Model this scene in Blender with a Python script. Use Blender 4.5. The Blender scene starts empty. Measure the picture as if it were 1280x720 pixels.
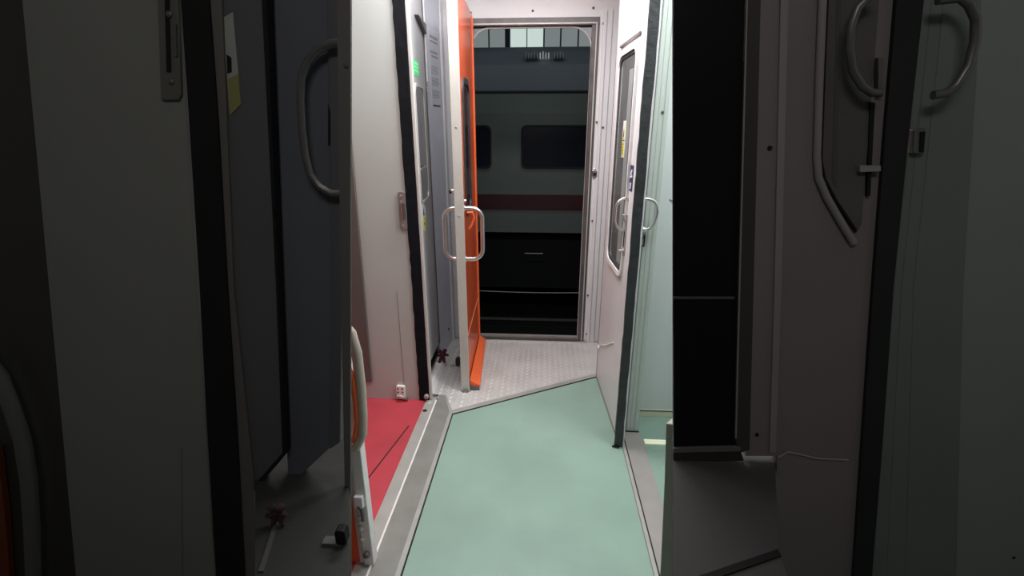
import bpy, bmesh, math, random
from mathutils import Vector, Matrix
random.seed(7)
scene = bpy.context.scene
COL = scene.collection
PI = math.pi

# ---------------------------------------------------------------- camera model
F = 600.0; PITCH = math.radians(18.5); YAW = math.radians(3.6); CH = 1.40
cam_d = bpy.data.cameras.new('camera'); cam = bpy.data.objects.new('camera', cam_d); COL.objects.link(cam)
cam.location = (0, 0, CH); cam.rotation_euler = (PI/2 - PITCH, 0, YAW)
cam_d.sensor_width = 36; cam_d.lens = 36*F/1280; cam_d.clip_start = .02; cam_d.clip_end = 200
scene.camera = cam
CR = cam.rotation_euler.to_matrix()
def at(px, py, Y):
    d = CR @ Vector(((px-640)/F, (360-py)/F, -1.0))
    return Vector((0, 0, CH)) + d*(Y/d.y)

# ---------------------------------------------------------------- materials
MATS = {}
def mat(name, rgb, rough=.5, metal=0.0, noise=0.0, scale=8.0, bump=0.0, bscale=60.0, emit=0.0, dark=None, spec=.5):
    if name in MATS: return MATS[name]
    m = bpy.data.materials.new(name); m.use_nodes = True
    nt = m.node_tree; b = nt.nodes['Principled BSDF']
    b.inputs['Roughness'].default_value = rough; b.inputs['Metallic'].default_value = metal
    b.inputs['Specular IOR Level'].default_value = spec
    tc = nt.nodes.new('ShaderNodeTexCoord')
    c = (*rgb, 1)
    n = nt.nodes.new('ShaderNodeTexNoise'); n.inputs['Scale'].default_value = scale; n.inputs['Detail'].default_value = 6
    nt.links.new(tc.outputs['Object'], n.inputs['Vector'])
    r = nt.nodes.new('ShaderNodeValToRGB')
    dk = dark if dark else tuple(v*(1-noise) for v in rgb)
    r.color_ramp.elements[0].position = .32; r.color_ramp.elements[0].color = (*dk, 1)
    r.color_ramp.elements[1].position = .62; r.color_ramp.elements[1].color = c
    nt.links.new(n.outputs['Fac'], r.inputs['Fac']); nt.links.new(r.outputs['Color'], b.inputs['Base Color'])
    if bump:
        n2 = nt.nodes.new('ShaderNodeTexNoise'); n2.inputs['Scale'].default_value = bscale; n2.inputs['Detail'].default_value = 4
        nt.links.new(tc.outputs['Object'], n2.inputs['Vector'])
        bp = nt.nodes.new('ShaderNodeBump'); bp.inputs['Strength'].default_value = bump; bp.inputs['Distance'].default_value = .01
        nt.links.new(n2.outputs['Fac'], bp.inputs['Height']); nt.links.new(bp.outputs['Normal'], b.inputs['Normal'])
    if emit:
        b.inputs['Emission Color'].default_value = c; b.inputs['Emission Strength'].default_value = emit
    MATS[name] = m
    return m

M_white   = mat('white painted metal', (.74, .725, .74), .38, noise=.06, scale=4, bump=.05, bscale=30)
M_whitew  = mat('white laminate wall', (.45, .475, .46), .42, noise=.05, scale=3)
M_bluegrey= mat('pale blue grey panel', (.64, .66, .75), .25, noise=.06, scale=5)
M_leafgrey= mat('grey laminate door', (.46, .46, .47), .4, noise=.07, scale=5)
M_greenw  = mat('pale green wall', (.50, .56, .52), .35, noise=.05, scale=3)
M_bluew   = mat('pale blue white wall', (.66, .71, .71), .35, noise=.04, scale=3)
M_orange  = mat('orange paint', (.74, .125, .045), .25, noise=.12, scale=6)
M_orangeb = mat('bright orange paint', (.93, .17, .055), .4, noise=.06, scale=8)
M_rubber  = mat('black rubber seal', (.009, .010, .013), .85, noise=.4, scale=25, bump=.1, spec=.12)
M_rubberg = mat('charcoal rubber seal', (.035, .042, .045), .5, noise=.3, scale=25, bump=.2)
M_steel   = mat('brushed steel', (.72, .70, .69), .28, 1.0, noise=.12, scale=20)
M_alu     = mat('grey aluminium', (.47, .46, .43), .42, .35, noise=.12, scale=14)
M_edge    = mat('grey metal edge', (.55, .54, .50), .45, .2, noise=.08, scale=10)
M_sill    = mat('grey sill metal', (.27, .265, .245), .5, .2, noise=.15, scale=10, bump=.08)
M_sillL   = mat('light sill metal', (.42, .41, .385), .5, .2, noise=.12, scale=12)
M_green   = mat('green vinyl floor', (.275, .405, .338), .5, noise=.14, scale=3.2, bump=.08, bscale=45)
M_red     = mat('red vinyl floor', (.50, .05, .07), .55, noise=.18, scale=5)
M_plate   = mat('diamond plate metal', (.63, .615, .60), .4, .15, noise=.14, scale=7)
M_bronze  = mat('dark bronze frame', (.13, .115, .115), .45, .3, noise=.3, scale=12)
M_dark    = mat('black plastic', (.012, .012, .013), .5)
M_hole    = mat('dark recess', (.01, .01, .01), .8)
M_glassd  = mat('smoky window glass', (.17, .17, .17), .12, noise=.35, scale=2.5)
M_glassk  = mat('dark window glass', (.05, .045, .055), .12, noise=.2, scale=3)
M_taupe   = mat('taupe panel', (.115, .098, .092), .5, noise=.1, scale=4)
M_ceil    = mat('ceiling paint', (.7, .7, .7), .6, noise=.05)
M_knot    = mat('maroon cloth', (.085, .012, .02), .9, noise=.3, scale=40)
M_stk     = mat('sticker white', (.80, .82, .80), .4, noise=.03)
M_stkw    = mat('sticker white marks', (.85, .85, .88), .4)
M_stky    = mat('sticker yellow', (.72, .66, .06), .4, noise=.05)
M_stkg    = mat('sticker green', (.05, .62, .18), .4, noise=.1, emit=.35)
M_stkgl   = mat('sticker green marks', (.30, .90, .45), .4, emit=.3)
M_navy    = mat('sticker navy', (.025, .03, .11), .4, noise=.05)
M_ink     = mat('black ink', (.03, .03, .035), .5)
M_inkg    = mat('grey ink', (.36, .36, .44), .5)
M_inkr    = mat('reddish ink', (.34, .28, .31), .5)
M_cream   = mat('cream skirting', (.68, .70, .52), .45, noise=.08)
M_glow    = mat('pale yellow strip', (.90, .92, .70), .4, emit=.25)
M_caulk   = mat('white caulk', (.85, .82, .82), .5, noise=.1, scale=20)
M_olive   = mat('dark olive panel', (.38, .39, .32), .6, noise=.15, scale=5)
M_beige   = mat('beige grey tube', (.52, .45, .38), .4, noise=.08)
# fore compartment paints, dimness put into their colours
D_panel = mat('dimmed slate grey panel', (.155, .152, .141), .6, noise=.06, scale=4, spec=.2)
D_darkp = mat('dimmed brown panel', (.038, .035, .032), .6, noise=.1, scale=4, spec=.2)
D_leaf  = mat('dimmed charcoal leaf', (.078, .076, .08), .6, noise=.08, scale=4, spec=.2)
D_blue  = mat('dimmed blue slate panel', (.085, .088, .105), .6, noise=.06, scale=4, spec=.2)
D_edge  = mat('dimmed brown grey edge', (.098, .088, .082), .6, noise=.06, scale=6, spec=.2)
D_mauve = mat('dimmed mauve grey panel', (.145, .125, .124), .6, noise=.06, scale=4, spec=.2)
D_mauveL= mat('dimmed light mauve trim', (.19, .17, .168), .6, noise=.05, scale=6, spec=.2)
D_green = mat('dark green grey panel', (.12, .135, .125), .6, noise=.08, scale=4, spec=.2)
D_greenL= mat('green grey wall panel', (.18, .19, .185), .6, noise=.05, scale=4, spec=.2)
D_tube  = mat('dimmed steel tube', (.105, .10, .097), .4, .5, noise=.1, scale=20)
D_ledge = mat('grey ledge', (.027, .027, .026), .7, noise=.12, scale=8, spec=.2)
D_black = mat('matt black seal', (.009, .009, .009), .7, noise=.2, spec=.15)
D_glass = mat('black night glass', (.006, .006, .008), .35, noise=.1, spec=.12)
D_glassg= mat('dimmed grey glass', (.075, .07, .068), .6, noise=.2, scale=6, spec=.2)
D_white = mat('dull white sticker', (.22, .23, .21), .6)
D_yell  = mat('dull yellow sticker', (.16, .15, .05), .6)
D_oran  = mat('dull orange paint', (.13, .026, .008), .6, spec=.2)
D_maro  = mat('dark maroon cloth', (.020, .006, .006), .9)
# outside
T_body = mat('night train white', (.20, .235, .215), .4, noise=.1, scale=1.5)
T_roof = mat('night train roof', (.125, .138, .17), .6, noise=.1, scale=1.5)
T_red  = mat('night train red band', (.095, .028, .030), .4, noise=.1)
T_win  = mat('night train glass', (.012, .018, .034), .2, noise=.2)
T_under= mat('undercarriage black', (.010, .012, .013), .8)
T_grnd = mat('ballast', (.005, .005, .005), .9, noise=.5, scale=20)
T_pane = mat('lit frosted pane', (.30, .34, .34), .5, noise=.25, scale=1.5, emit=.55)
T_paneb= mat('bright frosted pane', (.62, .74, .70), .5, noise=.12, scale=1.5, emit=.85)
T_mull = mat('dark mullion', (.018, .028, .035), .7)

# ---------------------------------------------------------------- mesh builder
class MB:
    def __init__(s): s.bm = bmesh.new()
    def box(s, x0, x1, y0, y1, z0, z1):
        v = [s.bm.verts.new(p) for p in ((x0,y0,z0),(x1,y0,z0),(x1,y1,z0),(x0,y1,z0),(x0,y0,z1),(x1,y0,z1),(x1,y1,z1),(x0,y1,z1))]
        for f in ((0,3,2,1),(4,5,6,7),(0,1,5,4),(1,2,6,5),(2,3,7,6),(3,0,4,7)): s.bm.faces.new([v[i] for i in f])
        return s
    def loft(s, A, B):                       # two polygons with the same count, capped
        a = [s.bm.verts.new(p) for p in A]; b = [s.bm.verts.new(p) for p in B]; n = len(a)
        s.bm.faces.new(a); s.bm.faces.new(list(reversed(b)))
        for i in range(n): s.bm.faces.new((a[i], b[i], b[(i+1)%n], a[(i+1)%n]))
        return s
    def ring(s, O0, I0, O1, I1):             # frame between an outer and an inner outline, front 0 and back 1
        o0,i0,o1,i1 = [[s.bm.verts.new(p) for p in L] for L in (O0,I0,O1,I1)]; n = len(o0)
        for k in range(n):
            j = (k+1) % n
            for q in ((o0[k],o0[j],i0[j],i0[k]), (o1[k],i1[k],i1[j],o1[j]), (o0[k],o1[k],o1[j],o0[j]), (i0[k],i0[j],i1[j],i1[k])): s.bm.faces.new(q)
        return s
    def tube(s, pts, r, n=12, closed=False):
        pts = [Vector(p) for p in pts]; rings = []; N = len(pts); up = None
        for i, p in enumerate(pts):
            if closed: t = pts[(i+1)%N] - pts[i-1]
            else: t = pts[min(i+1,N-1)] - pts[max(i-1,0)]
            t.normalize()
            if up is None: up = t.orthogonal().normalized()
            else: up = (up - t*up.dot(t)).normalized()
            w = t.cross(up); rr = r[i] if isinstance(r, (list, tuple)) else r
            rings.append([s.bm.verts.new(p + (up*math.cos(2*PI*k/n) + w*math.sin(2*PI*k/n))*rr) for k in range(n)])
        R = range(N if closed else N-1)
        for i in R:
            a, b = rings[i], rings[(i+1)%N]
            for k in range(n): s.bm.faces.new((a[k], a[(k+1)%n], b[(k+1)%n], b[k]))
        if not closed: s.bm.faces.new(list(reversed(rings[0]))); s.bm.faces.new(rings[-1])
        return s
    def disc(s, c, axis, r, h, n=14):
        c = Vector(c); a = Vector(axis).normalized()
        return s.tube([c, c + a*h*.7, c + a*h], [r, r, r*.72], n)
    def blob(s, c, r, sx=1, sy=1, sz=1):
        bmesh.ops.create_icosphere(s.bm, subdivisions=2, radius=r, matrix=Matrix.Translation(c) @ Matrix.Diagonal((sx,sy,sz,1)))
        return s
    def build(s, name, m, parent=None, bevel=0.0, smooth=False):
        bmesh.ops.recalc_face_normals(s.bm, faces=s.bm.faces[:])
        if parent:
            o = parent; off = Vector((0,0,0))
            while o: off += o.location; o = o.parent
            bmesh.ops.translate(s.bm, verts=s.bm.verts[:], vec=-off)
        me = bpy.data.meshes.new(name); s.bm.to_mesh(me); s.bm.free()
        me.materials.append(m)
        if smooth:
            for p in me.polygons: p.use_smooth = True
            me.set_sharp_from_angle(angle=math.radians(40))
        o = bpy.data.objects.new(name, me); COL.objects.link(o)
        if parent: o.parent = parent
        if bevel:
            b = o.modifiers.new('bevel', 'BEVEL'); b.width = bevel; b.segments = 2; b.limit_method = 'ANGLE'
        return o

def thing(name, label, cat, loc=(0,0,0), group=None):
    o = bpy.data.objects.new(name, None); COL.objects.link(o); o.location = loc; o.empty_display_size = .05
    return tag(o, label, cat, group)
def tag(o, label, cat, group=None):
    o['label'] = label; o['category'] = cat; o['kind'] = 'thing'
    if group: o['group'] = group
    return o
def struct(o): o['kind'] = 'structure'; return o
def lab(o, t): o['label'] = t; return o

def rrect(a0, a1, b0, b1, r, n=6):           # rounded rectangle outline in (a, b)
    out = []
    for cx, cy, s in ((a1-r, b1-r, 0), (a0+r, b1-r, 1), (a0+r, b0+r, 2), (a1-r, b0+r, 3)):
        for k in range(n+1):
            t = (s + k/n)*PI/2; out.append((cx + r*math.cos(t), cy + r*math.sin(t)))
    return out
def dpath(base, out, z0, z1, reach, r=.05, n=7, start=0.0):   # D handle: leaves the face, turns, runs down, returns
    base = Vector(base); o = Vector(out).normalized(); P = []
    P.append(base + o*start + Vector((0,0,z1)))
    for k in range(n+1):
        t = PI/2*(1-k/n); P.append(base + o*(reach - r + r*math.cos(t)) + Vector((0,0,z1 - r + r*math.sin(t))))
    for k in range(n+1):
        t = -PI/2*k/n; P.append(base + o*(reach - r + r*math.cos(t)) + Vector((0,0,z0 + r + r*math.sin(t))))
    P.append(base + o*start + Vector((0,0,z0)))
    return P
class Leaf:                                   # coordinates along an oblique upright leaf: s (m from P), z, d (m off its face)
    def __init__(s, P, Q, side):
        s.P = Vector((*P,0)); t = Vector((*Q,0)) - s.P; s.len = t.length; s.t = t.normalized(); s.n = Vector((s.t.y, -s.t.x, 0))*side
    def __call__(s, a, z, d=0): return s.P + s.t*a + s.n*d + Vector((0,0,z))
    def sy(s, y): return (y - s.P.y)/s.t.y
    def prism(s, mb, pts, d0, d1): return mb.loft([s(a,z,d1) for a,z in pts], [s(a,z,d0) for a,z in pts])
    def slab(s, mb, a0, a1, z0, z1, d0, d1): return s.prism(mb, [(a0,z0),(a1,z0),(a1,z1),(a0,z1)], d0, d1)
    def frame(s, mb, o, i, d0, d1): return mb.ring([s(a,z,d1) for a,z in o],[s(a,z,d1) for a,z in i],[s(a,z,d0) for a,z in o],[s(a,z,d0) for a,z in i])

CZ = 2.25
# ================================================================= SETTING
# --- floors
def poly(pts, z, zb=-.03): return MB().loft([(x,y,z) for x,y in pts], [(x,y,zb) for x,y in pts])
fl = struct(poly([(-.44,-.9),(.395,-.9),(.395,1.9),(.345,2.565),(-.44,2.125)], 0).build('floor', M_green))
# landing of diamond plate
lp = struct(poly([(-.66,2.30),(-.56,2.30),(-.50,2.26),(-.44,2.125),(.345,2.565),(.40,3.04),(-.66,3.04)], .001).build('floor_landing', M_plate))
lz = MB()
def inside(x, y): return y > 2.165 + (x+.44)*.56 and y < 3.02 and -.55 < x < .33 and y > 2.12 + max(0, (-.44-x))*1.4
px_, py_ = .034, .040
for i in range(-17, 11):
    for j in range(0, 24):
        x = i*px_; y = 2.12 + j*py_ + (.02 if i % 2 else 0)
        if not inside(x, y): continue
        a = PI/2 + (.42 if i % 2 else -.42)
        c, s = math.cos(a), math.sin(a); L, W, h = .0165, .0068, .0030
        vv = []
        for (sc, hz) in ((1,0),(.75,.65),(.4,1)):
            vv.append([lz.bm.verts.new((x + L*sc*math.cos(t)*c - W*sc*math.sin(t)*s, y + L*sc*math.cos(t)*s + W*sc*math.sin(t)*c, .001 + h*hz)) for t in (k*PI/4 for k in range(8))])
        for q in (0, 1):
            for k in range(8): lz.bm.faces.new((vv[q][k], vv[q][(k+1)%8], vv[q+1][(k+1)%8], vv[q+1][k]))
        lz.bm.faces.new(vv[2])
o = lz.build('tread_pattern', mat('tread metal with painted highlight', (.71,.695,.68), .3, .2, noise=.1), lp, smooth=True)  # lumps lighter than the plate: highlights put into their colour
# diagonal joint strip
dv = Vector((.785, .44, 0)).normalized(); dn = Vector((-dv.y, dv.x, 0))
A, B = Vector((-.447, 2.121, 0)), Vector((.345, 2.567, 0))
st = MB().loft([A - dn*.012 + Vector((0,0,.004)), B - dn*.012 + Vector((0,0,.004)), B + dn*.022 + Vector((0,0,.004)), A + dn*.022 + Vector((0,0,.004))],
               [A - dn*.012, B - dn*.012, B + dn*.022, A + dn*.022])
struct(st.build('trim_1', M_alu))
jl = MB().loft([A - dn*.016 + Vector((0,0,.0035)), B - dn*.016 + Vector((0,0,.0035)), B - dn*.011 + Vector((0,0,.0046)), A - dn*.011 + Vector((0,0,.0046))],
               [A - dn*.016, B - dn*.016, B - dn*.011, A - dn*.011]).build('floor_joint', M_hole, bpy.data.objects['trim_1'])
# red floor of the left compartment
rf = struct(poly([(-1.5,.85),(-.60,.85),(-.60,2.24),(-1.5,2.24)], .0).build('floor_red', M_red))
sm = MB().loft([(-.640,2.0,.001),(-.634,2.0,.001),(-.765,1.3,.001),(-.771,1.3,.001)], [(-.640,2.0,-.002),(-.634,2.0,-.002),(-.765,1.3,-.002),(-.771,1.3,-.002)]).build('floor_seam', M_hole, rf)
# left sill
sl = struct(MB().box(-.605,-.552,.85,2.27,-.03,.004).build('trim_2', M_sillL, bevel=.002))
MB().box(-.552,-.545,.85,2.23,-.03,.010).build('sill_ridge', M_caulk, sl)
MB().loft([(-.545,.85,.006),(-.458,.85,.006),(-.458,2.12,.006),(-.51,2.285,.006),(-.545,2.285,.006)], [(-.545,.85,-.03),(-.458,.85,-.03),(-.458,2.12,-.03),(-.51,2.285,-.03),(-.545,2.285,-.03)]).build('sill_plate', M_sill, sl)
MB().loft([(-.458,.85,.008),(-.441,.85,.008),(-.441,2.125,.008),(-.505,2.285,.008),(-.512,2.285,.008),(-.458,2.12,.008)], [(-.458,.85,-.03),(-.441,.85,-.03),(-.441,2.125,-.03),(-.505,2.285,-.03),(-.512,2.285,-.03),(-.458,2.12,-.03)]).build('sill_edge', M_sillL, sl)
MB().box(-.4405,-.436,.85,2.12,-.02,.0015).build('sill_joint', M_hole, sl)
for x, y in ((-.588, 2.13), (-.58, 2.205)):
    MB().disc((x,y,.003),(0,0,1),.012,.004).build('bolt', M_hole if y < 2.15 else M_edge, sl, smooth=True)
# right sill and right compartment floor
sr = struct(MB().loft([(.392,.85,.006),(.408,.85,.006),(.408,1.93,.006),(.392,1.93,.006)], [(.392,.85,-.03),(.408,.85,-.03),(.408,1.93,-.03),(.392,1.93,-.03)]).build('trim_3', M_sillL))
MB().box(.410,.492,.85,2.01,-.03,.008).build('sill_plate', M_sill if False else mat('warm grey sill', (.36,.335,.32), .5, .15, noise=.12, scale=9), sr)
MB().box(.4055,.4095,.85,1.93,-.03,.0085).build('sill_joint', M_hole, sr)
MB().box(.390,.3935,.85,1.92,-.03,.001).build('floor_joint', M_sill, sr)
rr = struct(poly([(.492,.85),(1.2,.85),(1.2,2.17),(.482,2.17)], .0).build('floor_right', M_green))
MB().box(.4915,.4945,.85,2.01,-.01,.001).build('floor_joint', M_hole, rr)

# --- far wall with the side door opening x -.44...30, z 0..1.99
DX0, DX1, DZ, YF = -.445, .300, 1.985, 3.05
wf = struct(MB().box(-1.5,DX0,YF,YF+.05,0,CZ).box(DX1,1.2,YF,YF+.05,0,CZ).box(DX0,DX1,YF,YF+.05,DZ,CZ).build('wall_far', M_white))
# layered white lining right of the opening
for x0, x1, d in ((.302,.322,.006),(.322,.340,.016),(.340,.372,.008)):
    MB().box(x0,x1,YF-d,YF,.0,2.02).build('lining_strip', M_white, wf, bevel=.002)
for x, z in ((-.425,2.015),(-.075,2.02),(.262,2.03),(.322,1.95),(.312,1.43),(.350,1.40),(.318,.84),(.320,.06),(.314,.34)):
    MB().disc((x,YF-(.018 if .322<x<.34 else .010 if x > .3 else .001),z),(0,-1,0),.0065,.004).build('screw', M_bronze, wf, smooth=True)
sp = MB().box(.302,.328,YF-.024,YF-.006,1.115,1.15).build('strike_plate', M_steel, wf, bevel=.002)
MB().box(.306,.324,YF-.027,YF-.02,1.12,1.136).build('strike_slot', M_hole, sp)
MB().disc((.315,YF-.024,1.157),(0,-1,0),.006,.004).build('screw', M_steel, sp, smooth=True)
# bronze door frame with two bands, pale rubber arch inside
fr = struct(MB().box(DX1-.040,DX1,YF-.012,YF+.06,0,DZ-.04).box(DX0,DX0+.02,YF-.012,YF+.06,0,DZ-.04).box(DX0,DX1,YF-.012,YF+.06,DZ-.04,DZ).build('trim_4', M_bronze, bevel=.002))
MB().box(DX0,DX1-.012,YF-.018,YF-.008,DZ-.034,DZ-.028).box(DX1-.018,DX1-.012,YF-.018,YF-.008,0,DZ-.03).build('frame_bead', M_edge, fr)
oi = rrect(DX0+.012, DX1-.036, -.2, DZ-.045, .115, 8)
ou = []
for k, (x, z) in enumerate(oi):
    q = k // 9
    ou.append(((DX1-.028 if q in (0,3) else DX0+.004), (DZ-.035 if q in (0,1) else -.21)))
cr = MB()
for q in (0, 1):                              # corner fillets of the arch
    seg = oi[q*9:(q+1)*9]; cx = DX1-.036 if q == 0 else DX0+.012
    pts = [(x,YF+.02,z) for x,z in seg] + [(cx,YF+.02,DZ-.045)]
    cr.loft(pts, [(x,YF+.03,z) for x,_,z in pts])
cr.build('corner_fillet', mat('grey fillet', (.30,.30,.33), .4, noise=.1), fr)
path = [(DX1-.038,YF+.015,.01)] + [(x,YF+.015,z) for x,z in oi[0:18]] + [(DX0+.014,YF+.015,.01)]
MB().tube(path, .0055, 8).build('rubber_arch', mat('pale rubber', (.50,.49,.50), .5), fr, smooth=True)
# door threshold
th = struct(MB().box(DX0,DX1+.01,YF-.03,YF+.08,-.03,.006).build('trim_5', M_bronze, bevel=.002))
MB().box(DX0+.02,DX1+.02,YF-.034,YF-.018,0,.012).build('threshold_bead', M_steel, th)
MB().box(DX0+.02,DX1-.04,YF+.03,YF+.05,0,.02).build('threshold_track', M_alu, th)
tag(MB().tube([(DX0+.01 + (DX1-DX0-.04)*k/12, YF+.045, .338 - .006*math.sin(PI*k/12)) for k in range(13)], .003, 8).build('safety_cable', mat('grey cable', (.10,.115,.11), .6), smooth=True),
    'thin grey cable strung low across the open train doorway', 'cable')

# --- left facing wall with black jamb seal
wl = struct(MB().box(-1.5,-.64,2.24,2.30,0,CZ).build('wall_left_end', M_whitew))
MB().box(-.722,-.7195,2.2385,2.241,0,.62).build('joint_or_reflection', M_sill, wl)
seal = MB()
zz = [k*CZ/60 for k in range(61)]
L1 = [(-.640 + random.uniform(-.0025,.0025), 2.232, z) for z in zz]; R1 = [(-.588 + random.uniform(-.002,.002), 2.232, z) for z in reversed(zz)]
pl = L1 + R1
seal.loft(pl, [(x,2.262,z) for x,_,z in pl]).build('door_seal', M_rubber, wl)
MB().box(-.588,-.572,2.236,2.252,0.006,CZ).build('jamb_post', mat('pale jamb metal', (.58,.57,.55), .4, .1, noise=.08), wl, bevel=.003)
MB().disc((-.60,2.232,.03),(0,-1,0),.013,.02).build('jamb_foot', mat('pinkish metal', (.34,.25,.24), .6), wl, smooth=True)
kp = MB(); kp.loft([(x,2.228,z) for x,z in rrect(-.677,-.641,.935,1.115,.012,4)], [(x,2.24,z) for x,z in rrect(-.677,-.641,.935,1.115,.012,4)])
kp = kp.build('latch_plate', mat('dull latch plate', (.22,.22,.215), .45, .3, noise=.15, scale=20), wl, bevel=.0015)
MB().loft([(x,2.2265,z) for x,z in rrect(-.662,-.645,.985,1.06,.004,3)], [(x,2.232,z) for x,z in rrect(-.662,-.645,.985,1.06,.004,3)]).build('latch_slot', mat('latch recess', (.09,.09,.09), .5, .3), kp)
MB().box(-.664,-.660,2.222,2.23,.982,1.062).build('latch_lip', M_steel, kp)
for z in (1.095, 1.068, .955): MB().disc((-.660,2.228,z),(0,-1,0),.006,.003).build('screw', M_steel, kp, smooth=True)
bp = MB().loft([(x,2.222,z) for x,z in rrect(-.762,-.716,.012,.088,.006,3)], [(x,2.24,z) for x,z in rrect(-.762,-.716,.012,.088,.006,3)]).build('bolt_plate', M_caulk, wl, bevel=.001)
for x in (-.752,-.728):
    for z in (.074, .052): MB().disc((x,2.222,z),(0,-1,0),.0048,.003).build('bolt', M_bronze, bp, smooth=True)
MB().tube([(-.752,2.215,.020),(-.75,2.208,.034),(-.738,2.206,.04),(-.727,2.208,.034),(-.725,2.215,.020)], .006, 8).build('hook', M_edge, bp, smooth=True)
MB().blob((-.712,2.222,.012), .010, 1.2, 1, .9).build('bolt_head', M_bronze, bp, smooth=True)
# --- taupe panel hung on that wall
tag(MB().loft([(x,2.222,z) for x,z in ((-1.12,.107),(-.891,.107),(-.868,1.55),(-1.12,1.55))], [(x,2.24,z) for x,z in ((-1.12,.107),(-.891,.107),(-.868,1.55),(-1.12,1.55))]).build('locker_panel', M_taupe, bevel=.003),
    'dark taupe upright panel on the white wall above the red floor', 'panel')

# --- outer shell
struct(MB().box(-1.54,-1.5,-.9,3.05,0,CZ).build('wall_left', M_whitew))
struct(MB().box(1.2,1.24,-.9,3.05,0,CZ).build('wall_right', M_bluew))
struct(MB().box(-1.54,1.24,-.94,-.9,0,CZ).build('wall_back', M_taupe))
struct(MB().box(-1.54,1.24,-.94,3.1,CZ,CZ+.04).build('ceiling', M_ceil))
struct(poly([(-1.5,-.9),(-.44,-.9),(-.44,.85),(-1.5,.85)], 0).build('floor_near_left', D_ledge))
struct(poly([(.395,-.9),(1.2,-.9),(1.2,.85),(.395,.85)], 0).build('floor_near_right', D_ledge))
# --- right compartment: back wall, post, skirting
wr = struct(MB().box(.47,1.2,2.17,2.22,0,CZ).build('wall_right_end', M_bluew))
bs = struct(MB().box(.482,1.2,2.155,2.17,0,.034).build('baseboard_right', M_cream, bevel=.002))
MB().box(.482,1.2,2.153,2.156,.033,.038).build('baseboard_joint', M_bronze, bs)
po = struct(MB().box(.425,.481,2.01,2.17,.0,CZ).build('trim_6', M_greenw, bevel=.004))
for x, d in ((.442,.002),(.462,.003)):
    MB().box(x,x+.012,2.01-d,2.012,0.02,CZ).build('post_rib', M_greenw, po, bevel=.002)
MB().box(.400,.425,2.03,2.17,0,CZ).build('post_recess', mat('dark green trim', (.16,.20,.18), .5, noise=.1), po)  # darker green strip beside the post
MB().box(.422,.485,2.004,2.012,.004,.012).build('post_joint', M_hole, po)
MB().disc((.457,2.008,1.456),(0,-1,0),.0055,.004).build('screw', M_bronze, po, smooth=True)
lt = MB().box(.406,.432,1.992,2.008,.925,.985).build('latch', mat('aged metal', (.25,.26,.25), .4, .5, noise=.3, scale=40), po, bevel=.002)
MB().box(.411,.424,1.988,1.995,.935,.958).build('latch_tongue', M_steel, lt)
MB().box(.424,.430,1.987,1.995,.93,.975).build('latch_gap', M_hole, lt)
g = mat('pale strip on floor', (.88,.90,.66), .4, emit=.2)
for y0, y1 in ((1.945,1.957),(1.925,1.939)):
    tag(MB().box(.500,.640,y0,y1,0,.006).build('nosing_strip', M_glow, bevel=.001),
        ('pale yellow floor strip, the farther of two' if y0 > 1.94 else 'pale yellow floor strip, the nearer of two') + ' on the green floor by the right sill', 'strip', 'pale strips on the right floor')
MB().tube([(.56,2.168,1.10),(.60,2.166,1.075)], .0022, 6).build('scratch', M_sill, wr)

# ================================================================= DOORS
# --- orange side door, swung inward, seen nearly edge on
od = thing('entrance_door', 'open orange train door seen edge on, left of the dark doorway', 'door', (-.42,3.0,0))
OL = Leaf((-.416,3.03), (-.388,2.345), -1)    # right (orange) face; d>0 to the right
if OL.n.x < 0: OL.n = -OL.n
Ln = OL.len
w0, w1 = OL.sy(2.70), OL.sy(2.43)
OL.slab(MB(), 0, Ln, .012, 2.0, -.034, 0).build('door_panel', M_orange, od, bevel=.002)
OL.slab(MB(), -.004, Ln+.001, .012, 2.0, -.040, -.034).build('inner_skin', M_white, od)
e = OL.slab(MB(), Ln, Ln+.012, .008, 2.0, -.042, .004).build('edge_strip', M_edge, od, bevel=.002)
for z in (1.40, .985, .16): MB().disc(OL(Ln+.012,z,-.02),-OL.t*-1,.004,.002).build('screw', M_steel, e, smooth=True)
MB().box(-.418,-.392,2.322,2.335,.0,.03).build('foot_block', M_sill, od, bevel=.002)
wo, wi = rrect(w0, w1, .96, 1.63, .07), rrect(w0+.028, w1-.028, .988, 1.602, .05)
fw = OL.frame(MB(), wo, wi, -.002, .008).build('window_rubber', M_rubberg, od)
OL.prism(MB(), wi, -.002, .003).build('window_pane', mat('maroon dark glass', (.06,.02,.025), .1), fw)
for a in (.012, .030, .05): OL.slab(MB(), a, a+.008, .03, 1.98, 0, .007).build('hinge_rib', M_orangeb, od, bevel=.002)
OL.slab(MB(), .0, Ln, .325, .332, 0, .002).build('joint_or_reflection', mat('pale orange line', (.8,.3,.16), .4), od)  # pale line painted on the door for the cable's reflection
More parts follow.
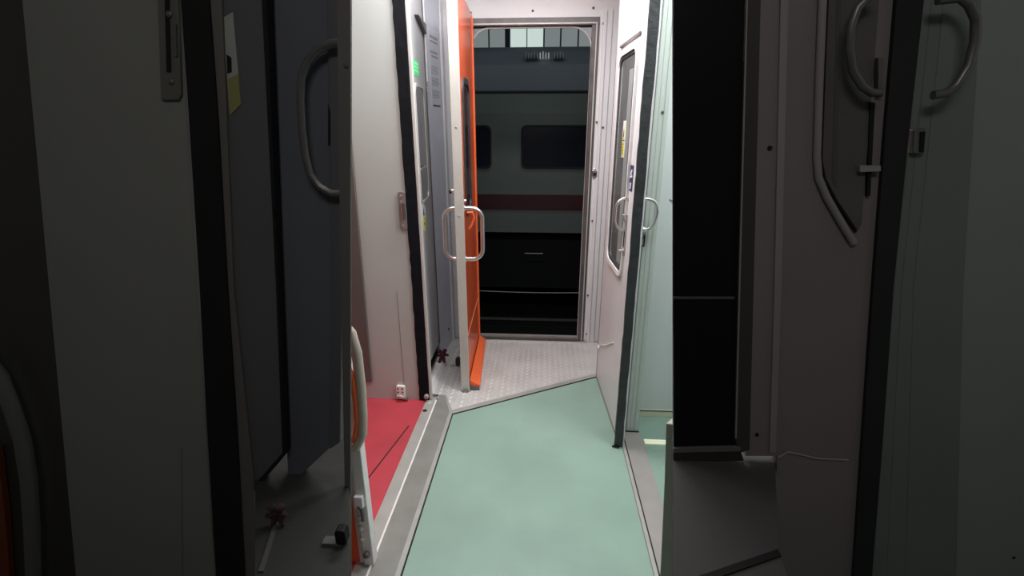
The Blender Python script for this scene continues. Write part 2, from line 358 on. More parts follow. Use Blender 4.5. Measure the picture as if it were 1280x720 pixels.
# sloping kick flap along the foot
fa = MB()
def kp_(a, d, z): return OL(a, z, d)
fa.loft([kp_(.03,.004,.050), kp_(.03,.046,.020), kp_(.03,.046,.010), kp_(.03,.004,.010)], [kp_(Ln-.015,.004,.062), kp_(Ln-.015,.062,.030), kp_(Ln-.015,.060,.018), kp_(Ln-.015,.004,.018)])
ff = fa.build('kick_flap', M_orangeb, od, bevel=.002)
MB().loft([kp_(Ln-.014,.004,.03), kp_(Ln-.014,.056,.024), kp_(Ln-.014,.058,.004), kp_(Ln-.014,.004,.004)], [kp_(Ln-.004,.004,.03), kp_(Ln-.004,.056,.024), kp_(Ln-.004,.058,.004), kp_(Ln-.004,.004,.004)]).build('flap_end', M_bronze, ff)
for side in (1, -1):
    b = OL(Ln-.03, 0, .002 if side > 0 else -.040)
    h = MB().tube(dpath(b, OL.n*side, .757, 1.018, .088 if side > 0 else .062, .052), .0115, 14)
    h = h.build('grab_handle', M_steel, od, smooth=True)
    for z in (.757, 1.018): MB().disc(b + Vector((0,0,z)), OL.n*side, .018, .005).build('rosette', M_steel, h, smooth=True)
MB().disc(OL(Ln-.03,1.055,.001), OL.n, .006, .012).build('screw_head', M_steel, od, smooth=True)
MB().tube([OL(Ln-.10,.985,.006), OL(Ln-.10,.985,.035), OL(Ln-.10,.96,.042), OL(Ln-.10,.92,.03), OL(Ln-.10,.90,.015)], .006, 8).build('lever_or_reflection', M_orangeb, od, smooth=True)  # orange reflection inside the handle, modelled as a small bent tube
kb = MB().tube([OL(Ln-.06,1.10,-.04), OL(Ln-.06,1.098,-.062)], .012, 12).build('door_stop_pin', M_steel, od, smooth=True)
MB().tube([OL(Ln-.06,1.098,-.062), OL(Ln-.06,1.094,-.074)], .010, 12).build('rubber_tip', M_dark, kb, smooth=True)

# --- white leaf with window at right, charcoal seal on its near edge
rd = thing('vestibule_door', 'white door with tall window and black edge seal, standing open at right', 'door', (.36,2.2,0))
RL = Leaf((.340,2.562), (.378,1.905), 1)
if RL.n.x > 0: RL.n = -RL.n                   # d>0 towards the vestibule (left)
n_ = RL.len
RL.slab(MB(), 0, n_, .0, 2.2, -.022, 0).build('door_panel', M_white, rd, bevel=.002)
RL.slab(MB(), .0, .008, .0, 2.2, 0, .002).build('hinge_gap', M_sill, rd)
v0, v1 = RL.sy(2.438), RL.sy(2.102)
wo, wi = rrect(v0-.012, v1+.008, .748, 1.722, .065), rrect(v0+.008, v1-.004, .77, 1.70, .05)
wi2 = rrect(v0+.022, v1-.012, .785, 1.685, .04)
bd = RL.frame(MB(), wo, wi, -.001, .012).build('window_bead', M_caulk, rd, smooth=True)
RL.frame(MB(), wi, wi2, -.001, .006).build('window_rubber', M_rubberg, bd)
pane = RL.prism(MB(), wi, 0, .002).build('window_pane', M_glassd, rd)
RL.slab(MB(), v0-.012, v1+.016, 1.742, 1.752, 0, .009).build('drip_rail', mat('grey rail', (.20,.185,.19), .4), rd, bevel=.002)
# a paler strip lies on the face of the glass
RL.slab(MB(), RL.sy(2.235), RL.sy(2.165), .80, 1.63, .002, .0028).build('glass_band', mat('pale grey band', (.34,.36,.355), .25, noise=.15, scale=5), pane)
s_ = RL.slab(MB(), RL.sy(2.278), RL.sy(2.225), 1.272, 1.428, .003, .0042).build('sticker', M_stk, rd)
RL.slab(MB(), RL.sy(2.274), RL.sy(2.236), 1.278, 1.338, .0042, .0048).build('yellow_field', M_stky, s_)
RL.prism(MB(), [(RL.sy(2.272),1.352),(RL.sy(2.236),1.352),(RL.sy(2.250),1.412)], .0042, .0048).build('warning_triangle', M_stky, s_)
RL.prism(MB(), [(RL.sy(2.264),1.36),(RL.sy(2.246),1.362),(RL.sy(2.249),1.383),(RL.sy(2.257),1.392)], .0048, .0053).build('hand_symbol', M_ink, s_)
RL.slab(MB(), RL.sy(2.272), RL.sy(2.234), 1.343, 1.348, .0042, .0048).build('divider', M_ink, s_)
for z in (1.288, 1.300, 1.312, 1.326): RL.slab(MB(), RL.sy(2.266), RL.sy(2.245), z, z+.005, .0048, .0053).build('print_line', mat('olive ink', (.2,.2,.03), .5), s_)
s2 = RL.slab(MB(), RL.sy(2.098), RL.sy(2.040), 1.147, 1.252, .0, .0012).build('sticker', M_navy, rd); lab(s2, 'navy sticker with white symbols on the door edge')
for q in ([(2.090,1.222),(2.080,1.222),(2.076,1.232),(2.060,1.236),(2.058,1.228),(2.070,1.222),(2.062,1.206),(2.072,1.206)], [(2.092,1.198),(2.050,1.205),(2.052,1.212),(2.092,1.205)], [(2.090,1.152),(2.082,1.152),(2.078,1.176),(2.086,1.180)], [(2.076,1.156),(2.066,1.156),(2.058,1.186),(2.068,1.180)]):
    RL.prism(MB(), [(RL.sy(y),z) for y,z in q], .0012, .0018).build('symbol', M_stkw, s2)
# charcoal rubber seal on the near edge, faces the camera
sg = MB(); zz = [k*2.2/50 for k in range(51)]
L1 = [(.355 + random.uniform(-.0015,.0015),1.893,z) for z in zz]; R1 = [(.390 + random.uniform(-.0015,.0015),1.893,z) for z in reversed(zz)]
pl = L1 + R1
sg.loft(pl, [(x,1.912,z) for x,_,z in pl]).build('edge_seal', M_rubberg, rd)
MB().tube([(.345,1.895,.004),(.356,1.888,.012),(.375,1.886,.006)], .004, 6).build('seal_tail', M_rubber, rd)
b = RL(RL.sy(2.10), 0, .002)
hl = MB().tube(dpath(b, RL.n, .975, 1.112, .048, .044), .0065, 12).build('grab_handle', M_steel, rd, smooth=True)
for z in (.975, 1.112): MB().disc(b+Vector((0,0,z)), RL.n, .013, .006).build('rosette', M_steel, hl, smooth=True)
hr = MB().tube([(.392,1.965,1.128),(.425,1.965,1.128),(.447,1.965,1.120),(.460,1.965,1.103),(.464,1.965,1.075),(.460,1.965,1.045),(.450,1.965,1.022),(.435,1.965,1.008),(.415,1.965,1.004),(.392,1.965,1.004)], .0068, 12).build('grab_handle', M_steel, rd, smooth=True)
MB().disc((.395,1.965,1.004),(1,0,0),.013,.03).build('rosette', M_steel, hr, smooth=True)
lk = RL.slab(MB(), RL.sy(2.11), RL.sy(2.08), .86, 1.045, 0, .006).build('lock_plate', M_alu, rd, bevel=.002)
RL.slab(MB(), RL.sy(2.105), RL.sy(2.09), .90, .97, .006, .009).build('lock_slot', M_hole, lk)
MB().tube([RL(RL.sy(2.09),.885,.004), RL(RL.sy(2.09),.885,.028)], .006, 10).build('lock_knob', M_steel, lk, smooth=True)
MB().tube([RL(RL.sy(2.085),1.01,.004), RL(RL.sy(2.085),1.03,.016), RL(RL.sy(2.08),1.045,.018)], .005, 8).build('lever_or_reflection', M_alu, lk, smooth=True)
MB().tube([RL(0.004,.205,.003), RL(.05,.200,.003), RL(.10,.250,.003), RL(.22,.305,.003), RL(.39,.400,.003)], .0035, 8).build('caulk_line', M_caulk, rd, smooth=True)
RL.slab(MB(), .0, n_, .0, .012, 0, .004).build('base_joint', M_sill, rd)

# --- grey interior leaf at left, folded back against the wall
gd = thing('corridor_door', 'grey door folded back behind the black left door seal', 'door', (-.61,2.5,0))
GL = Leaf((-.600,2.275), (-.632,2.735), 1)
if GL.n.x < 0: GL.n = -GL.n
m_ = GL.len
GL.prism(MB(), [(0,.17),(m_,.11),(m_,2.2),(0,2.2)], -.03, 0).build('door_panel', M_leafgrey, gd, bevel=.002)
GL.slab(MB(), m_-.012, m_+.002, .11, 2.05, 0, .006).build('edge_gap', M_bronze, gd)
GL.slab(MB(), m_+.0, m_+.02, 1.62, 2.02, -.01, .010).build('hinge_strip', M_caulk, gd, bevel=.002)
for z in (1.585,1.60,1.615,1.63): MB().disc(GL(m_-.004,z,.006),GL.n,.006,.005).build('hinge_screw', M_steel, gd, smooth=True)
g0, g1 = GL.sy(2.395), GL.sy(2.62)
wo, wi = rrect(g0-.014, g1+.014, 1.03, 1.60, .05), rrect(g0, g1, 1.044, 1.586, .04)
gf = GL.frame(MB(), wo, wi, -.001, .006).build('window_bead', M_edge, gd)
GL.prism(MB(), wi, -.001, .002).build('window_pane', M_glassk, gf)
MB().tube([GL(g0-.01,1.205,.01), GL(g0+.06,1.215,.02), GL(g0+.13,1.205,.01)], .005, 8).build('pull_bar', M_steel, gd, smooth=True)
gs = GL.slab(MB(), GL.sy(2.40), GL.sy(2.535), 1.635, 1.70, 0, .0012).build('sticker', M_stkg, gd); lab(gs, 'glowing green sticker')
for z in (1.652, 1.668, 1.684): GL.slab(MB(), GL.sy(2.41), GL.sy(2.525), z, z+.007, .0012, .0018).build('print_line', M_stkgl, gs)
ys = GL.prism(MB(), [(GL.sy(2.405),.90),(GL.sy(2.47),.875),(GL.sy(2.50),1.0),(GL.sy(2.40),1.055)], 0.0, .0014).build('sticker', M_stk, gd); lab(ys, 'white and yellow warning sticker')
GL.prism(MB(), [(GL.sy(2.406),.905),(GL.sy(2.468),.880),(GL.sy(2.488),.945),(GL.sy(2.405),.975)], .0014, .002).build('yellow_field', M_stky, ys)
GL.prism(MB(), [(GL.sy(2.415),.972),(GL.sy(2.46),.965),(GL.sy(2.435),1.012)], .0014, .002).build('warning_triangle', M_ink, ys)
GL.slab(MB(), GL.sy(2.42), GL.sy(2.458), .922, .928, .002, .0026).build('print_line', M_ink, ys)
MB().disc(GL(GL.sy(2.33),.52,.0),GL.n,.005,.003).build('screw', M_steel, gd, smooth=True)
GL.prism(MB(), [(GL.sy(2.50),1.90),(m_-.01,1.90),(m_-.01,1.855)], 0, .02).build('closer_bracket', M_bronze, gd)

# --- blue-grey equipment cabinet beyond it with printed notice
cb = thing('equipment_cabinet', 'tall pale blue-grey cabinet with printed notice, left of the orange door', 'cabinet', (-.62,2.9,0))
BL = Leaf((-.630,2.757), (-.596,3.045), 1)
if BL.n.x < 0: BL.n = -BL.n
c_ = BL.len
BL.slab(MB(), 0, c_, .0, 2.22, -.02, 0).build('cabinet_panel', M_bluegrey, cb, bevel=.002)
BL.slab(MB(), c_-.045, c_, 0.0, 2.22, 0, .012).build('corner_post', M_white, cb, bevel=.003)
nt_ = BL.slab(MB(), .060, .222, 1.50, 1.905, 0, .0008).build('notice', mat('notice paper', (.60,.62,.69), .3), cb)
def words(z, a0, a1, m, h):
    mb = MB(); a = a0
    while a < a1 - .01:
        w = min(random.uniform(.012,.03), a1 - a); BL.slab(mb, a, a+w, z, z+h, .0008, .0013); a += w + .004
    mb.build('print_line', m, nt_)
words(1.858,.07,.205,M_inkr,.014); words(1.838,.07,.205,M_inkr,.010)
words(1.785,.07,.20,M_inkr,.012); words(1.765,.09,.205,M_inkr,.010)
for zb in (1.715, 1.655, 1.590):
    for k in range(4): words(zb - k*.011,.075,.20,M_inkg,.006)
BL.slab(MB(), .075, .205, 1.512, 1.521, .0008, .0014).build('rule_line', M_ink, nt_)
MB().disc(BL(.17,.12,0),BL.n,.010,.006).build('vent_plug', M_bronze, cb, smooth=True)
# kick rail in front of the leaf foot
tag(MB().loft([(-.640,2.30,.03),(-.600,2.30,.03),(-.592,2.74,.03),(-.64,2.74,.03)], [(-.640,2.30,0),(-.585,2.30,0),(-.577,2.74,0),(-.64,2.74,0)]).build('floor_rail', M_caulk, bevel=.002),
    'low white rail on the floor beneath the grey folded door', 'rail')
# maroon knotted rag
kn = thing('knotted_rag', 'dark maroon rag knotted in a bow below the grey folded door', 'rag', (-.585,2.64,.03))
MB().blob((-.590,2.63,.085), .017, 1.1, 1, .9).build('knot', M_knot, kn, smooth=True)
for dx, dz, r in ((-.034,.026,.013),(.026,.030,.013),(-.036,-.012,.010),(.036,-.006,.010)):
    MB().tube([(-.590,2.63,.085),(-.590+dx*.6,2.625,.085+dz*.85),(-.590+dx,2.62,.085+dz)], [.007,r,.006], 8).build('loop', M_knot, kn, smooth=True)
for dx in (-.022, .012):
    MB().tube([(-.590,2.63,.085),(-.590+dx*.6,2.622,.055),(-.590+dx,2.615,.030)], [.008,.010,.007], 8).build('tail', M_knot, kn, smooth=True)
# black door holder on the landing
dh = thing('door_holder', 'black rubber door stop on a small steel plate, left of the orange door', 'door stop', (-.49,2.63,.003))
MB().box(-.545,-.487,2.615,2.645,.002,.008).build('base_plate', M_alu, dh, bevel=.001)
MB().loft([(x,2.615,z) for x,z in rrect(-.512,-.484,.008,.062,.012,4)], [(x,2.645,z) for x,z in rrect(-.512,-.484,.008,.062,.012,4)]).build('stop_block', M_dark, dh, bevel=.003)

# --- near orange door at the left edge of the vestibule
nd = thing('entrance_door', 'near orange train door with white edge post, at left beside the red floor', 'door', (-.6,1.2,0))
MB().box(-1.0,-.582,1.20,1.235,.02,2.05).build('door_panel', M_orange, nd, bevel=.002)
MB().box(-.583,-.572,1.196,1.236,.02,.50).build('edge_trim', M_edge, nd)
po2 = MB().box(-.572,-.538,1.198,1.236,.006,.50).build('edge_post', M_caulk, nd, bevel=.003)
MB().box(-.574,-.546,1.185,1.205,.255,.300).build('latch_cover', M_caulk, nd, bevel=.003)
MB().tube([(-.565,1.19,.262),(-.553,1.186,.258),(-.550,1.186,.235),(-.553,1.19,.205)], .006, 8).build('latch_hook', M_bronze, nd, smooth=True)
for z, s in ((.20,.012),(.165,.009),(.12,.008)): MB().blob((-.567,1.195,z), s, 1,.8,1.2).build('latch_bolt', M_edge, nd, smooth=True)
MB().blob((-.556,1.19,.062), .012).build('bolt_head', M_bronze, nd, smooth=True)
hp = [(-.60,1.19,.91),(-.545,1.19,.895),(-.520,1.19,.86),(-.510,1.19,.80),(-.510,1.19,.70),(-.514,1.19,.60),(-.522,1.19,.53),(-.545,1.19,.485),(-.60,1.19,.465)]
gh = MB().tube(hp, .0135, 14).build('grab_handle', M_beige, nd, smooth=True)
hp2 = [(-.60,1.186,.80),(-.545,1.186,.775),(-.529,1.186,.72),(-.529,1.186,.64),(-.532,1.186,.57),(-.545,1.186,.52),(-.60,1.186,.48)]
MB().tube(hp2, .009, 10).build('inner_tube', M_orangeb, gh, smooth=True)  # orange tube following the inside of the handle
MB().box(-.592,-.548,1.21,1.236,.50,.93).build('handle_backing', M_caulk, nd)

# --- dark edge at the lower right, inside the right doorway
tag(MB().loft([(.318,1.05,.70),(.331,1.05,.53),(.349,1.05,.25),(.362,1.05,.0),(.47,1.05,.0),(.47,1.05,.68)], [(.338,1.075,.70),(.352,1.075,.53),(.362,1.075,.25),(.375,1.075,.0),(.47,1.075,.0),(.47,1.075,.68)]).build('door_edge_board', M_olive, bevel=.003),
    'dark olive board edge rising beside the right sill, lower right', 'board')

# ================================================================= FORE BULKHEAD (added larger copy of vestibule parts, dimmed by colour)
Y0 = .80
def wp(pts, y, th=.02):
    A = [at(px, py, y) for px, py in pts]
    return MB().loft(A, [p + Vector((0,th,0)) for p in A])
def wtube(pts, y, r, n=12): return MB().tube([at(a, b, y + (c[0] if c else 0)) for a, b, *c in pts], r, n)
TOP, BOT = -190, 895
def lx(x0, y0, x1, y1, y): return x0 + (x1-x0)*(y-y0)/(y1-y0)
def strip(l, r, y0=TOP, y1=BOT): return [(lx(*l,y0),y0),(lx(*l,y1),y1),(lx(*r,y1),y1),(lx(*r,y0),y0)]
# left wing
wnl = struct(wp(strip((28,0,95,720),(224,0,268,720)), Y0).build('added_wall_near_left', D_panel))
wp([(-420,TOP),(-420,BOT),(lx(28,0,95,720,BOT),BOT),(lx(28,0,95,720,TOP),TOP)], Y0+.015).build('added_side_panel', D_darkp, wnl)
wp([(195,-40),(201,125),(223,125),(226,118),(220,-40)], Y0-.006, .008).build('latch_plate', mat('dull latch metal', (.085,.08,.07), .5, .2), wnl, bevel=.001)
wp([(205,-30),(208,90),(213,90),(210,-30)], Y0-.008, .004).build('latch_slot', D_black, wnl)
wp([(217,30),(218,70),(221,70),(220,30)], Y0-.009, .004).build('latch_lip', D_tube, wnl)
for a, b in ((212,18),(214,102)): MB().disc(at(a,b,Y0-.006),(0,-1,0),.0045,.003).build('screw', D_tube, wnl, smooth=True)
wp([(226,560),(227,720),(228.5,720),(227.5,560)], Y0-.001, .003).build('joint_or_reflection', mat('faint joint', (.12,.115,.107), .6, spec=.2), wnl)
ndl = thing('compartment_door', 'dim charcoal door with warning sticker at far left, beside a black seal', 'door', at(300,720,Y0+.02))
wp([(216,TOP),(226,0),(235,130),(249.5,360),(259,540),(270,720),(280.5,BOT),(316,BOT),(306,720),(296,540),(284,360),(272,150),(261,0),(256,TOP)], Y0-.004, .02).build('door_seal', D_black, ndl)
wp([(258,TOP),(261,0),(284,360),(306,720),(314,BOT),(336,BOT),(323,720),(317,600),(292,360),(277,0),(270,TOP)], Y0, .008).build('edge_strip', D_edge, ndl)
wp([(268,TOP),(277,0),(292,360),(318,606),(353,566),(346,360),(330,0),(322,TOP)], Y0+.006, .02).build('door_panel', D_leaf, ndl)  # panel of the added copy, dimmed by colour
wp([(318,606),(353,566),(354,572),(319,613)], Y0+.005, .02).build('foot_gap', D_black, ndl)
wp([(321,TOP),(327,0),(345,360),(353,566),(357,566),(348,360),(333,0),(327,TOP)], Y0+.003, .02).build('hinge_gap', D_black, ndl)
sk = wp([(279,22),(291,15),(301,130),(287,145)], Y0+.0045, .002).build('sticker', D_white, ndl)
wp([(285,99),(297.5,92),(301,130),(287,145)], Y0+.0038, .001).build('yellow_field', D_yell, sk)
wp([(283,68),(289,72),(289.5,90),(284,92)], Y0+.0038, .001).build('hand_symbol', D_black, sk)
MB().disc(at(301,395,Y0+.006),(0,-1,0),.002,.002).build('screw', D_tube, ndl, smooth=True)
nbp = thing('added_slate_cabinet', 'added blue slate panel, dimmed by colour, behind the steel handle, left side of the photo', 'cabinet', at(380,700,Y0+.03))
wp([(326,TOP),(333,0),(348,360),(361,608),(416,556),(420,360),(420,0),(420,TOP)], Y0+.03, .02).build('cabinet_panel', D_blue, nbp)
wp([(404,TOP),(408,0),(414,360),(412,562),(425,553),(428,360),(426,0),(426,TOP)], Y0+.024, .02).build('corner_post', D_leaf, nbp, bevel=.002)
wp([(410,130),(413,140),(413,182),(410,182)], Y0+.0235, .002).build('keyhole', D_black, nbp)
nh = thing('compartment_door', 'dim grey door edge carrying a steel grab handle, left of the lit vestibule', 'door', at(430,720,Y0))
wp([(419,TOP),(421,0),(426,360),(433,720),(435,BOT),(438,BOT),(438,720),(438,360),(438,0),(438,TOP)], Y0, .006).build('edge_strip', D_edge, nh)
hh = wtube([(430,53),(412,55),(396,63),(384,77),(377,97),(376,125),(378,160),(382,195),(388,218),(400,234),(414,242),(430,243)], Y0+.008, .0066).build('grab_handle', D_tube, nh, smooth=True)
MB().disc(at(433,82,Y0),(0,-1,0),.0035,.003).build('screw', D_tube, nh, smooth=True)
# bottom left grab tube and orange board
gb = thing('grab_rail', 'dull beige curved rail over an orange board, lower left corner', 'rail', at(20,720,Y0-.02))
wtube([(-30,430),(0,470),(15,510),(28,550),(36,600),(40,660),(42,720),(44,800),(46,1000)], Y0-.02, .014).build('rail_tube', mat('dull beige', (.085,.08,.072), .5, spec=.2), gb, smooth=True)
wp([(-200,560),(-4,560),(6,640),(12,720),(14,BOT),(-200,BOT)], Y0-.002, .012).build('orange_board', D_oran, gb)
# left ledge with rag and stop
zl = at(362,605,Y0).z
xa, xb = at(318,610,Y0).x, at(438,600,Y0).x
def ledge(name, pts, z, th=.03): return struct(MB().loft([(x,y,z) for x,y in pts], [(x,y,z-th) for x,y in pts]).build(name, D_ledge))
def onz(px, py, z):
    d = CR @ Vector(((px-640)/F, (360-py)/F, -1.0)); t = (z-CH)/d.z; return Vector((0,0,CH)) + d*t
q = [onz(319,720,zl), onz(436,720,zl), onz(437,520,zl), onz(319,560,zl)]
f1 = onz(319,800,zl); f2 = onz(434,800,zl)
ld = ledge('trim_7', [(f1.x,f1.y),(f2.x,f2.y),(q[2].x,q[2].y),(q[3].x,q[3].y)], zl)
p0, p1, p2, p3 = onz(323,716,zl), onz(330,716,zl), onz(349,652,zl), onz(344,652,zl)
MB().loft([p + Vector((0,0,.004)) for p in (p0,p1,p2,p3)], [p for p in (p0,p1,p2,p3)]).build('ledge_rail', mat('dim rail', (.06,.055,.052), .6, spec=.2), ld)
c = onz(351,655,zl)
kn2 = thing('knotted_rag', 'dim dark maroon knotted rag on the grey ledge at left', 'rag', c)
kc = c + Vector((0,0,.030))
MB().blob(kc, .010, 1.1, 1, 1).build('knot', D_maro, kn2, smooth=True)
for dx, dz, r in ((-.016,.014,.008),(.014,.014,.009),(-.022,-.006,.006),(.020,-.004,.006)):
    MB().tube([kc, kc + Vector((dx*.6,-.004,dz)), kc + Vector((dx,-.006,dz*.9))], [.005,r,.004], 8).build('loop', D_maro, kn2, smooth=True)
for dx in (-.012, .008): MB().tube([kc, kc + Vector((dx*.6,-.004,-.014)), kc + Vector((dx,-.006,-.027))], [.005,.006,.004], 8).build('tail', D_maro, kn2, smooth=True)
c = onz(420,680,zl)
ds = thing('door_holder', 'dim black door stop on the grey ledge at left', 'door stop', c)
MB().box(c.x-.024,c.x+.012,c.y-.006,c.y+.012,c.z,c.z+.006).build('base_plate', D_leaf, ds, bevel=.001)
MB().loft([(x,c.y-.006,z) for x,z in rrect(c.x+.003,c.x+.022,c.z+.004,c.z+.036,.006,4)], [(x,c.y+.012,z) for x,z in rrect(c.x+.003,c.x+.022,c.z+.004,c.z+.036,.006,4)]).build('stop_block', D_black, ds, bevel=.001)

# right wing: night window, jamb, door with window, seal, green wall
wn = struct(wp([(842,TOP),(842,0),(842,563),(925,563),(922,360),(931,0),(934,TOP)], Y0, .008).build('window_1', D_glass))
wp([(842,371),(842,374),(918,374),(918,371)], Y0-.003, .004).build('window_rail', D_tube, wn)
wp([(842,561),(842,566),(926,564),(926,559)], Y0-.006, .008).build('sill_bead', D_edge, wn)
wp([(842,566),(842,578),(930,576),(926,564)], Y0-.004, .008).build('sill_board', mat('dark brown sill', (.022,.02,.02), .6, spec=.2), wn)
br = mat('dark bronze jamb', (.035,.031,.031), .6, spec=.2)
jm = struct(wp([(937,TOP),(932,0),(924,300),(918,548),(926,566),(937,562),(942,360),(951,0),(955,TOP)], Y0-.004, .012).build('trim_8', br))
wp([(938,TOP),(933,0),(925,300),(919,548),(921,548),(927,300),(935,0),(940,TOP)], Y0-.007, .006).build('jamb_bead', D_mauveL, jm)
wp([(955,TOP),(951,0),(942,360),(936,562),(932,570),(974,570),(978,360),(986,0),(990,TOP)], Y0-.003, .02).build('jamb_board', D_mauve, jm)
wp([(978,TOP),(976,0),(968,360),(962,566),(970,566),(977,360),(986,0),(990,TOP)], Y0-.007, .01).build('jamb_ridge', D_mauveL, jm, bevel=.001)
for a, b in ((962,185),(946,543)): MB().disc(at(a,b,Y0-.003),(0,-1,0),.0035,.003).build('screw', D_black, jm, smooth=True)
fd = thing('compartment_door', 'added mauve grey door, dimmed by colour, with rounded window and black seal, right side of the photo', 'door', at(1030,720,Y0))
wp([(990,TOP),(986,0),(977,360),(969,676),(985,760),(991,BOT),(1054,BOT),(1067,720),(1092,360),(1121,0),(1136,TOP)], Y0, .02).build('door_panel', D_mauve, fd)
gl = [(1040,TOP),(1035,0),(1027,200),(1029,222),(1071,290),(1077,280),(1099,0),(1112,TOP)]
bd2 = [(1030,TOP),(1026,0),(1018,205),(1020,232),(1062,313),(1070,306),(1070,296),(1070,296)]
wp(gl, Y0-.004, .004).build('window_pane', D_glassg, fd)  # pane of the added copy, dimmed by colour
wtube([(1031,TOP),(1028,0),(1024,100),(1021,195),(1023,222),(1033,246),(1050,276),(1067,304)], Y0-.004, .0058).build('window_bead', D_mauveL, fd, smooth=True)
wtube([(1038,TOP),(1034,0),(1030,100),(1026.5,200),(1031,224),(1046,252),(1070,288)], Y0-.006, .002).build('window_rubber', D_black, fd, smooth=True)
wp([(1048,TOP),(1046,0),(1040,225),(1046,235),(1052,0),(1054,TOP)], Y0-.0045, .001).build('glass_band', mat('dim grey band', (.055,.052,.052), .5, spec=.2), fd)  # slightly darker strip lying on the pane
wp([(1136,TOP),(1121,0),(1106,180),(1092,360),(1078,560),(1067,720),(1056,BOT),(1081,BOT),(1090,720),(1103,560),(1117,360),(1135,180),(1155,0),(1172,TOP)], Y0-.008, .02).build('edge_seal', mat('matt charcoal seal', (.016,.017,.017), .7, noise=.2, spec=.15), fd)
wtube([(1096,-8),(1084,-2),(1072,10),(1064,32),(1062,60),(1066,88),(1078,108),(1090,116),(1102,116)], Y0-.03, .0058).build('grab_handle', D_tube, fd, smooth=True)
wtube([(1172,0),(1200,-3),(1212,6),(1220,24),(1219,50),(1211,82),(1196,106),(1184,116),(1166,119)], Y0-.03, .0062).build('grab_handle', D_tube, fd, smooth=True)
wp([(1098,72),(1098,118),(1104,118),(1105,72)], Y0-.012, .01).build('lever_or_reflection', D_tube, fd)
wp([(1088,128),(1084,245),(1088,245),(1094,128)], Y0-.007, .006).build('lock_slot', D_black, fd)
wp([(1075,207),(1075,215),(1101,214),(1101,207)], Y0-.014, .01).build('lock_bolt', mat('dull pale metal', (.22,.2,.2), .4, .2), fd)
wtube([(972,572),(985,565),(1000,568),(1020,573),(1060,575)], Y0-.002, .0022).build('caulk_line', D_mauveL, fd, smooth=True)
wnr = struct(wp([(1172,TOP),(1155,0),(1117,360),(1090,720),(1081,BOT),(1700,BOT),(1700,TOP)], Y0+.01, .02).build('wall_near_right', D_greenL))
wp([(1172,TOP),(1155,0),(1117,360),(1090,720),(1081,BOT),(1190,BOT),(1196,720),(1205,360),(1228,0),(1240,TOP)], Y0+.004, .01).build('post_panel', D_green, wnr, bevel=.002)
for k, (a, b) in enumerate(((1165,1098),(1180,1122))):
    wp([(a+12,TOP),(a,0),(a-38,360),(b+10,720),(b+16,720),(a-31,360),(a+7,0),(a+19,TOP)], Y0+.0034, .008).build('post_rib', D_green, wnr)
lw = wp([(1143,162),(1141,192),(1156,192),(1158,160)], Y0-.006, .012).build('latch', D_tube, wnr, bevel=.001)
wp([(1151,165),(1150,190),(1155,190),(1157,164)], Y0-.008, .004).build('latch_gap', D_black, lw)
MB().disc(at(1267,697,Y0+.01),(0,-1,0),.003,.002).build('screw', D_black, wnr, smooth=True)
# right ledge with joint strip
zr = at(930,577,Y0).z
q = [onz(842,800,zr), onz(1012,800,zr), onz(974,690,zr), onz(967,545,zr), onz(842,555,zr)]
MLED = mat('mauve ledge', (.045,.041,.041), .7, noise=.1, scale=8, spec=.2)
lr = struct(MB().loft([(p.x,p.y,zr) for p in q], [(p.x,p.y,zr-.03) for p in q]).build('trim_9', MLED))
q = [onz(872,722,zr), onz(972,688,zr), onz(976,696,zr), onz(890,726,zr)]
MB().loft([p + Vector((0,0,.003)) for p in q], q).build('joint_strip', D_black, lr)

# ================================================================= OUTSIDE AT NIGHT
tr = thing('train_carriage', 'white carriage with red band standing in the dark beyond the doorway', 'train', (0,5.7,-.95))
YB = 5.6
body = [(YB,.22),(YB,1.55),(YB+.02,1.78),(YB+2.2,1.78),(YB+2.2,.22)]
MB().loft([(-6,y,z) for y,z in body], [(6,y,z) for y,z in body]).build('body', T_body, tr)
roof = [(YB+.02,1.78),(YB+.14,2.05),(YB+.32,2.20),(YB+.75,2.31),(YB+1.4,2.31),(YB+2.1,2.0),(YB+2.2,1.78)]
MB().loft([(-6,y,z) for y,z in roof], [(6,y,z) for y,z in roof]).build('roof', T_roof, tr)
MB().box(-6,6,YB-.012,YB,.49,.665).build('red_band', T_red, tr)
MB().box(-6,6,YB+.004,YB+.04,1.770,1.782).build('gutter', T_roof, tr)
MB().box(-6,6,YB+.25,YB+1.9,-.55,.22).build('undercarriage', T_under, tr)
for x0 in (-3.9,-2.15,-.25,1.65):
    x1 = x0 + (1.55 if x0 != -2.15 else 1.565)
    fo, fi = rrect(x0,x1,.955,1.425,.06), rrect(x0+.02,x1-.02,.975,1.405,.05)
    w = MB().ring([(x,YB-.014,z) for x,z in fo],[(x,YB-.014,z) for x,z in fi],[(x,YB+.0,z) for x,z in fo],[(x,YB+.0,z) for x,z in fi]).build('window_frame', T_mull, tr)
    MB().loft([(x,YB-.008,z) for x,z in fi],[(x,YB-.001,z) for x,z in fi]).build('window_pane', T_win, w)
MB().tube([(-.20,YB-.02,-.03),(.02,YB-.02,-.03)], .006, 6).build('glint_bar', M_edge, tr)  # light metal bar standing in for a glint under the carriage
M_fin_glow = mat('fins with painted glow', (.75,.76,.72), .5, emit=.25); M_find = mat('dim fins', (.40,.42,.42), .5)  # middle fins given a glow in place of reflected lamp light
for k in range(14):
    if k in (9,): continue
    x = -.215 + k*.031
    MB().box(x,x+.009,YB+.14,YB+.26,2.11,2.168+(0 if k % 3 else .012)).build('vent_fin', M_fin_glow if 4 < k < 9 else M_find, tr)
struct(MB().box(-8,8,3.3,14,-1.2,-1.0).build('ground', T_grnd))
rl = thing('steel_rail', 'steel rail lying in the dark under the carriage', 'rail', (0,5.63,-1.0))
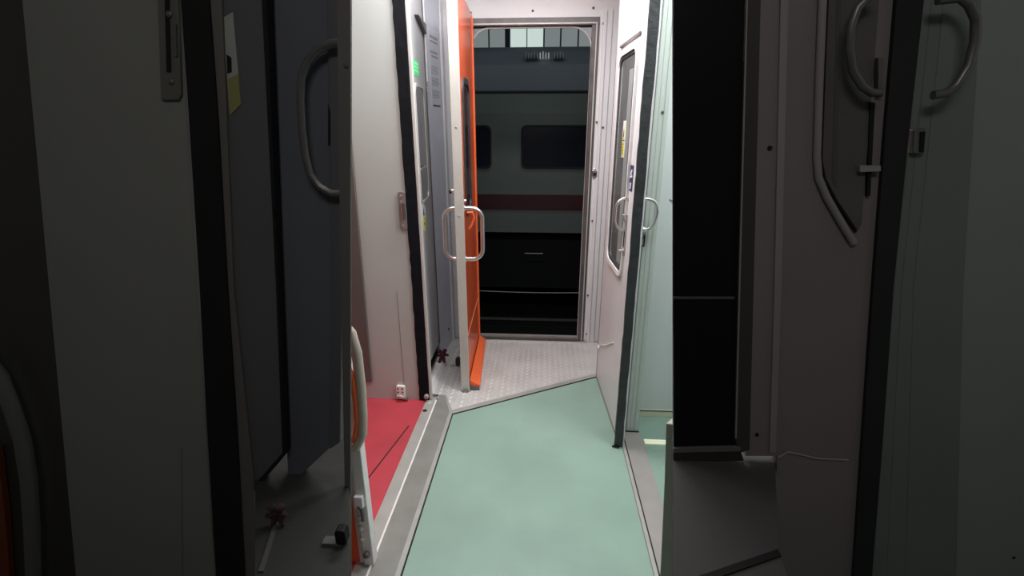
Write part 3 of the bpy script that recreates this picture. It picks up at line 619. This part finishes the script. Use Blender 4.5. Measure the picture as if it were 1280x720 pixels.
MB().box(-5,5,5.60,5.66,-.905,-.895).build('rail_head', mat('dull rail steel', (.30,.29,.27), .35, .5, noise=.2), rl)
MB().box(-5,5,5.625,5.635,-.99,-.905).box(-5,5,5.58,5.68,-1.0,-.985).build('rail_web', T_under, rl)
# lit station windows beyond the carriage roof
sw = thing('station_windows', 'row of lit frosted windows above the dark carriage, top of the doorway', 'window', (-.2,8,-1))
YW = 8.0
def X8(px): return at(px, 45, YW).x
zb, zt = at(660,70,YW).z, 3.15
MB().box(-5,5,YW+.02,YW+.1,-1,3.4).build('window_wall', T_mull, sw)
edges = [(591,610),(612,631),(638,658),(659.3,679),(681,700),(702,722),(724,743)]
for i, (a, b) in enumerate(edges):
    p = MB().box(X8(a),X8(b),YW,YW+.03,zb,zt).build('window_pane', T_paneb if i in (2,3) else T_pane, sw)
    if i in (2,3): lab(p, 'brightly lit pane')

# ================================================================= LIGHT
def area(name, loc, target, sx, sy, power, rgb=(1,1,1)):
    l = bpy.data.lights.new(name, 'AREA'); l.shape = 'RECTANGLE'; l.size = sx; l.size_y = sy; l.energy = power; l.color = rgb
    o = bpy.data.objects.new(name, l); COL.objects.link(o); o.location = loc
    o.rotation_euler = (Vector(target) - Vector(loc)).to_track_quat('-Z', 'Y').to_euler()
    return o
area('vestibule_lamp_or_fill', (-.14,2.12,2.22), (-.14,2.14,0), .85, .26, 26, (1,.985,.99))
area('vestibule_lamp_or_fill', (-.1,.98,2.22), (-.1,1.02,0), .5, .15, 5, (1,.985,.98))  # added unseen fill, brightens the near door post and floor
area('right_lamp', (.72,1.55,2.22), (.66,1.7,0), .35, .35, 13, (.97,1,.985))
area('left_fill', (-.92,1.65,2.22), (-.92,1.8,0), .3, .3, 4.2, (.97,1,.98))  # added unseen fill for the red-floored compartment
area('fore_fill', (0,-.35,2.22), (0,.5,.7), .6, .3, 7, (1,.98,.95))  # added weak light behind the camera for the fore bulkhead
area('outside_fill', (0,4.6,3.6), (0,5.8,1.0), 3, .4, 11.5, (.88,1,.98))  # added unseen light, lifts the carriage out of the dark
w = bpy.data.worlds.new('night'); scene.world = w; w.use_nodes = True
w.node_tree.nodes['Background'].inputs[0].default_value = (.02,.025,.035,1); w.node_tree.nodes['Background'].inputs[1].default_value = .3
scene.view_settings.view_transform = 'Standard'; scene.view_settings.look = 'None'; scene.view_settings.exposure = 0.0
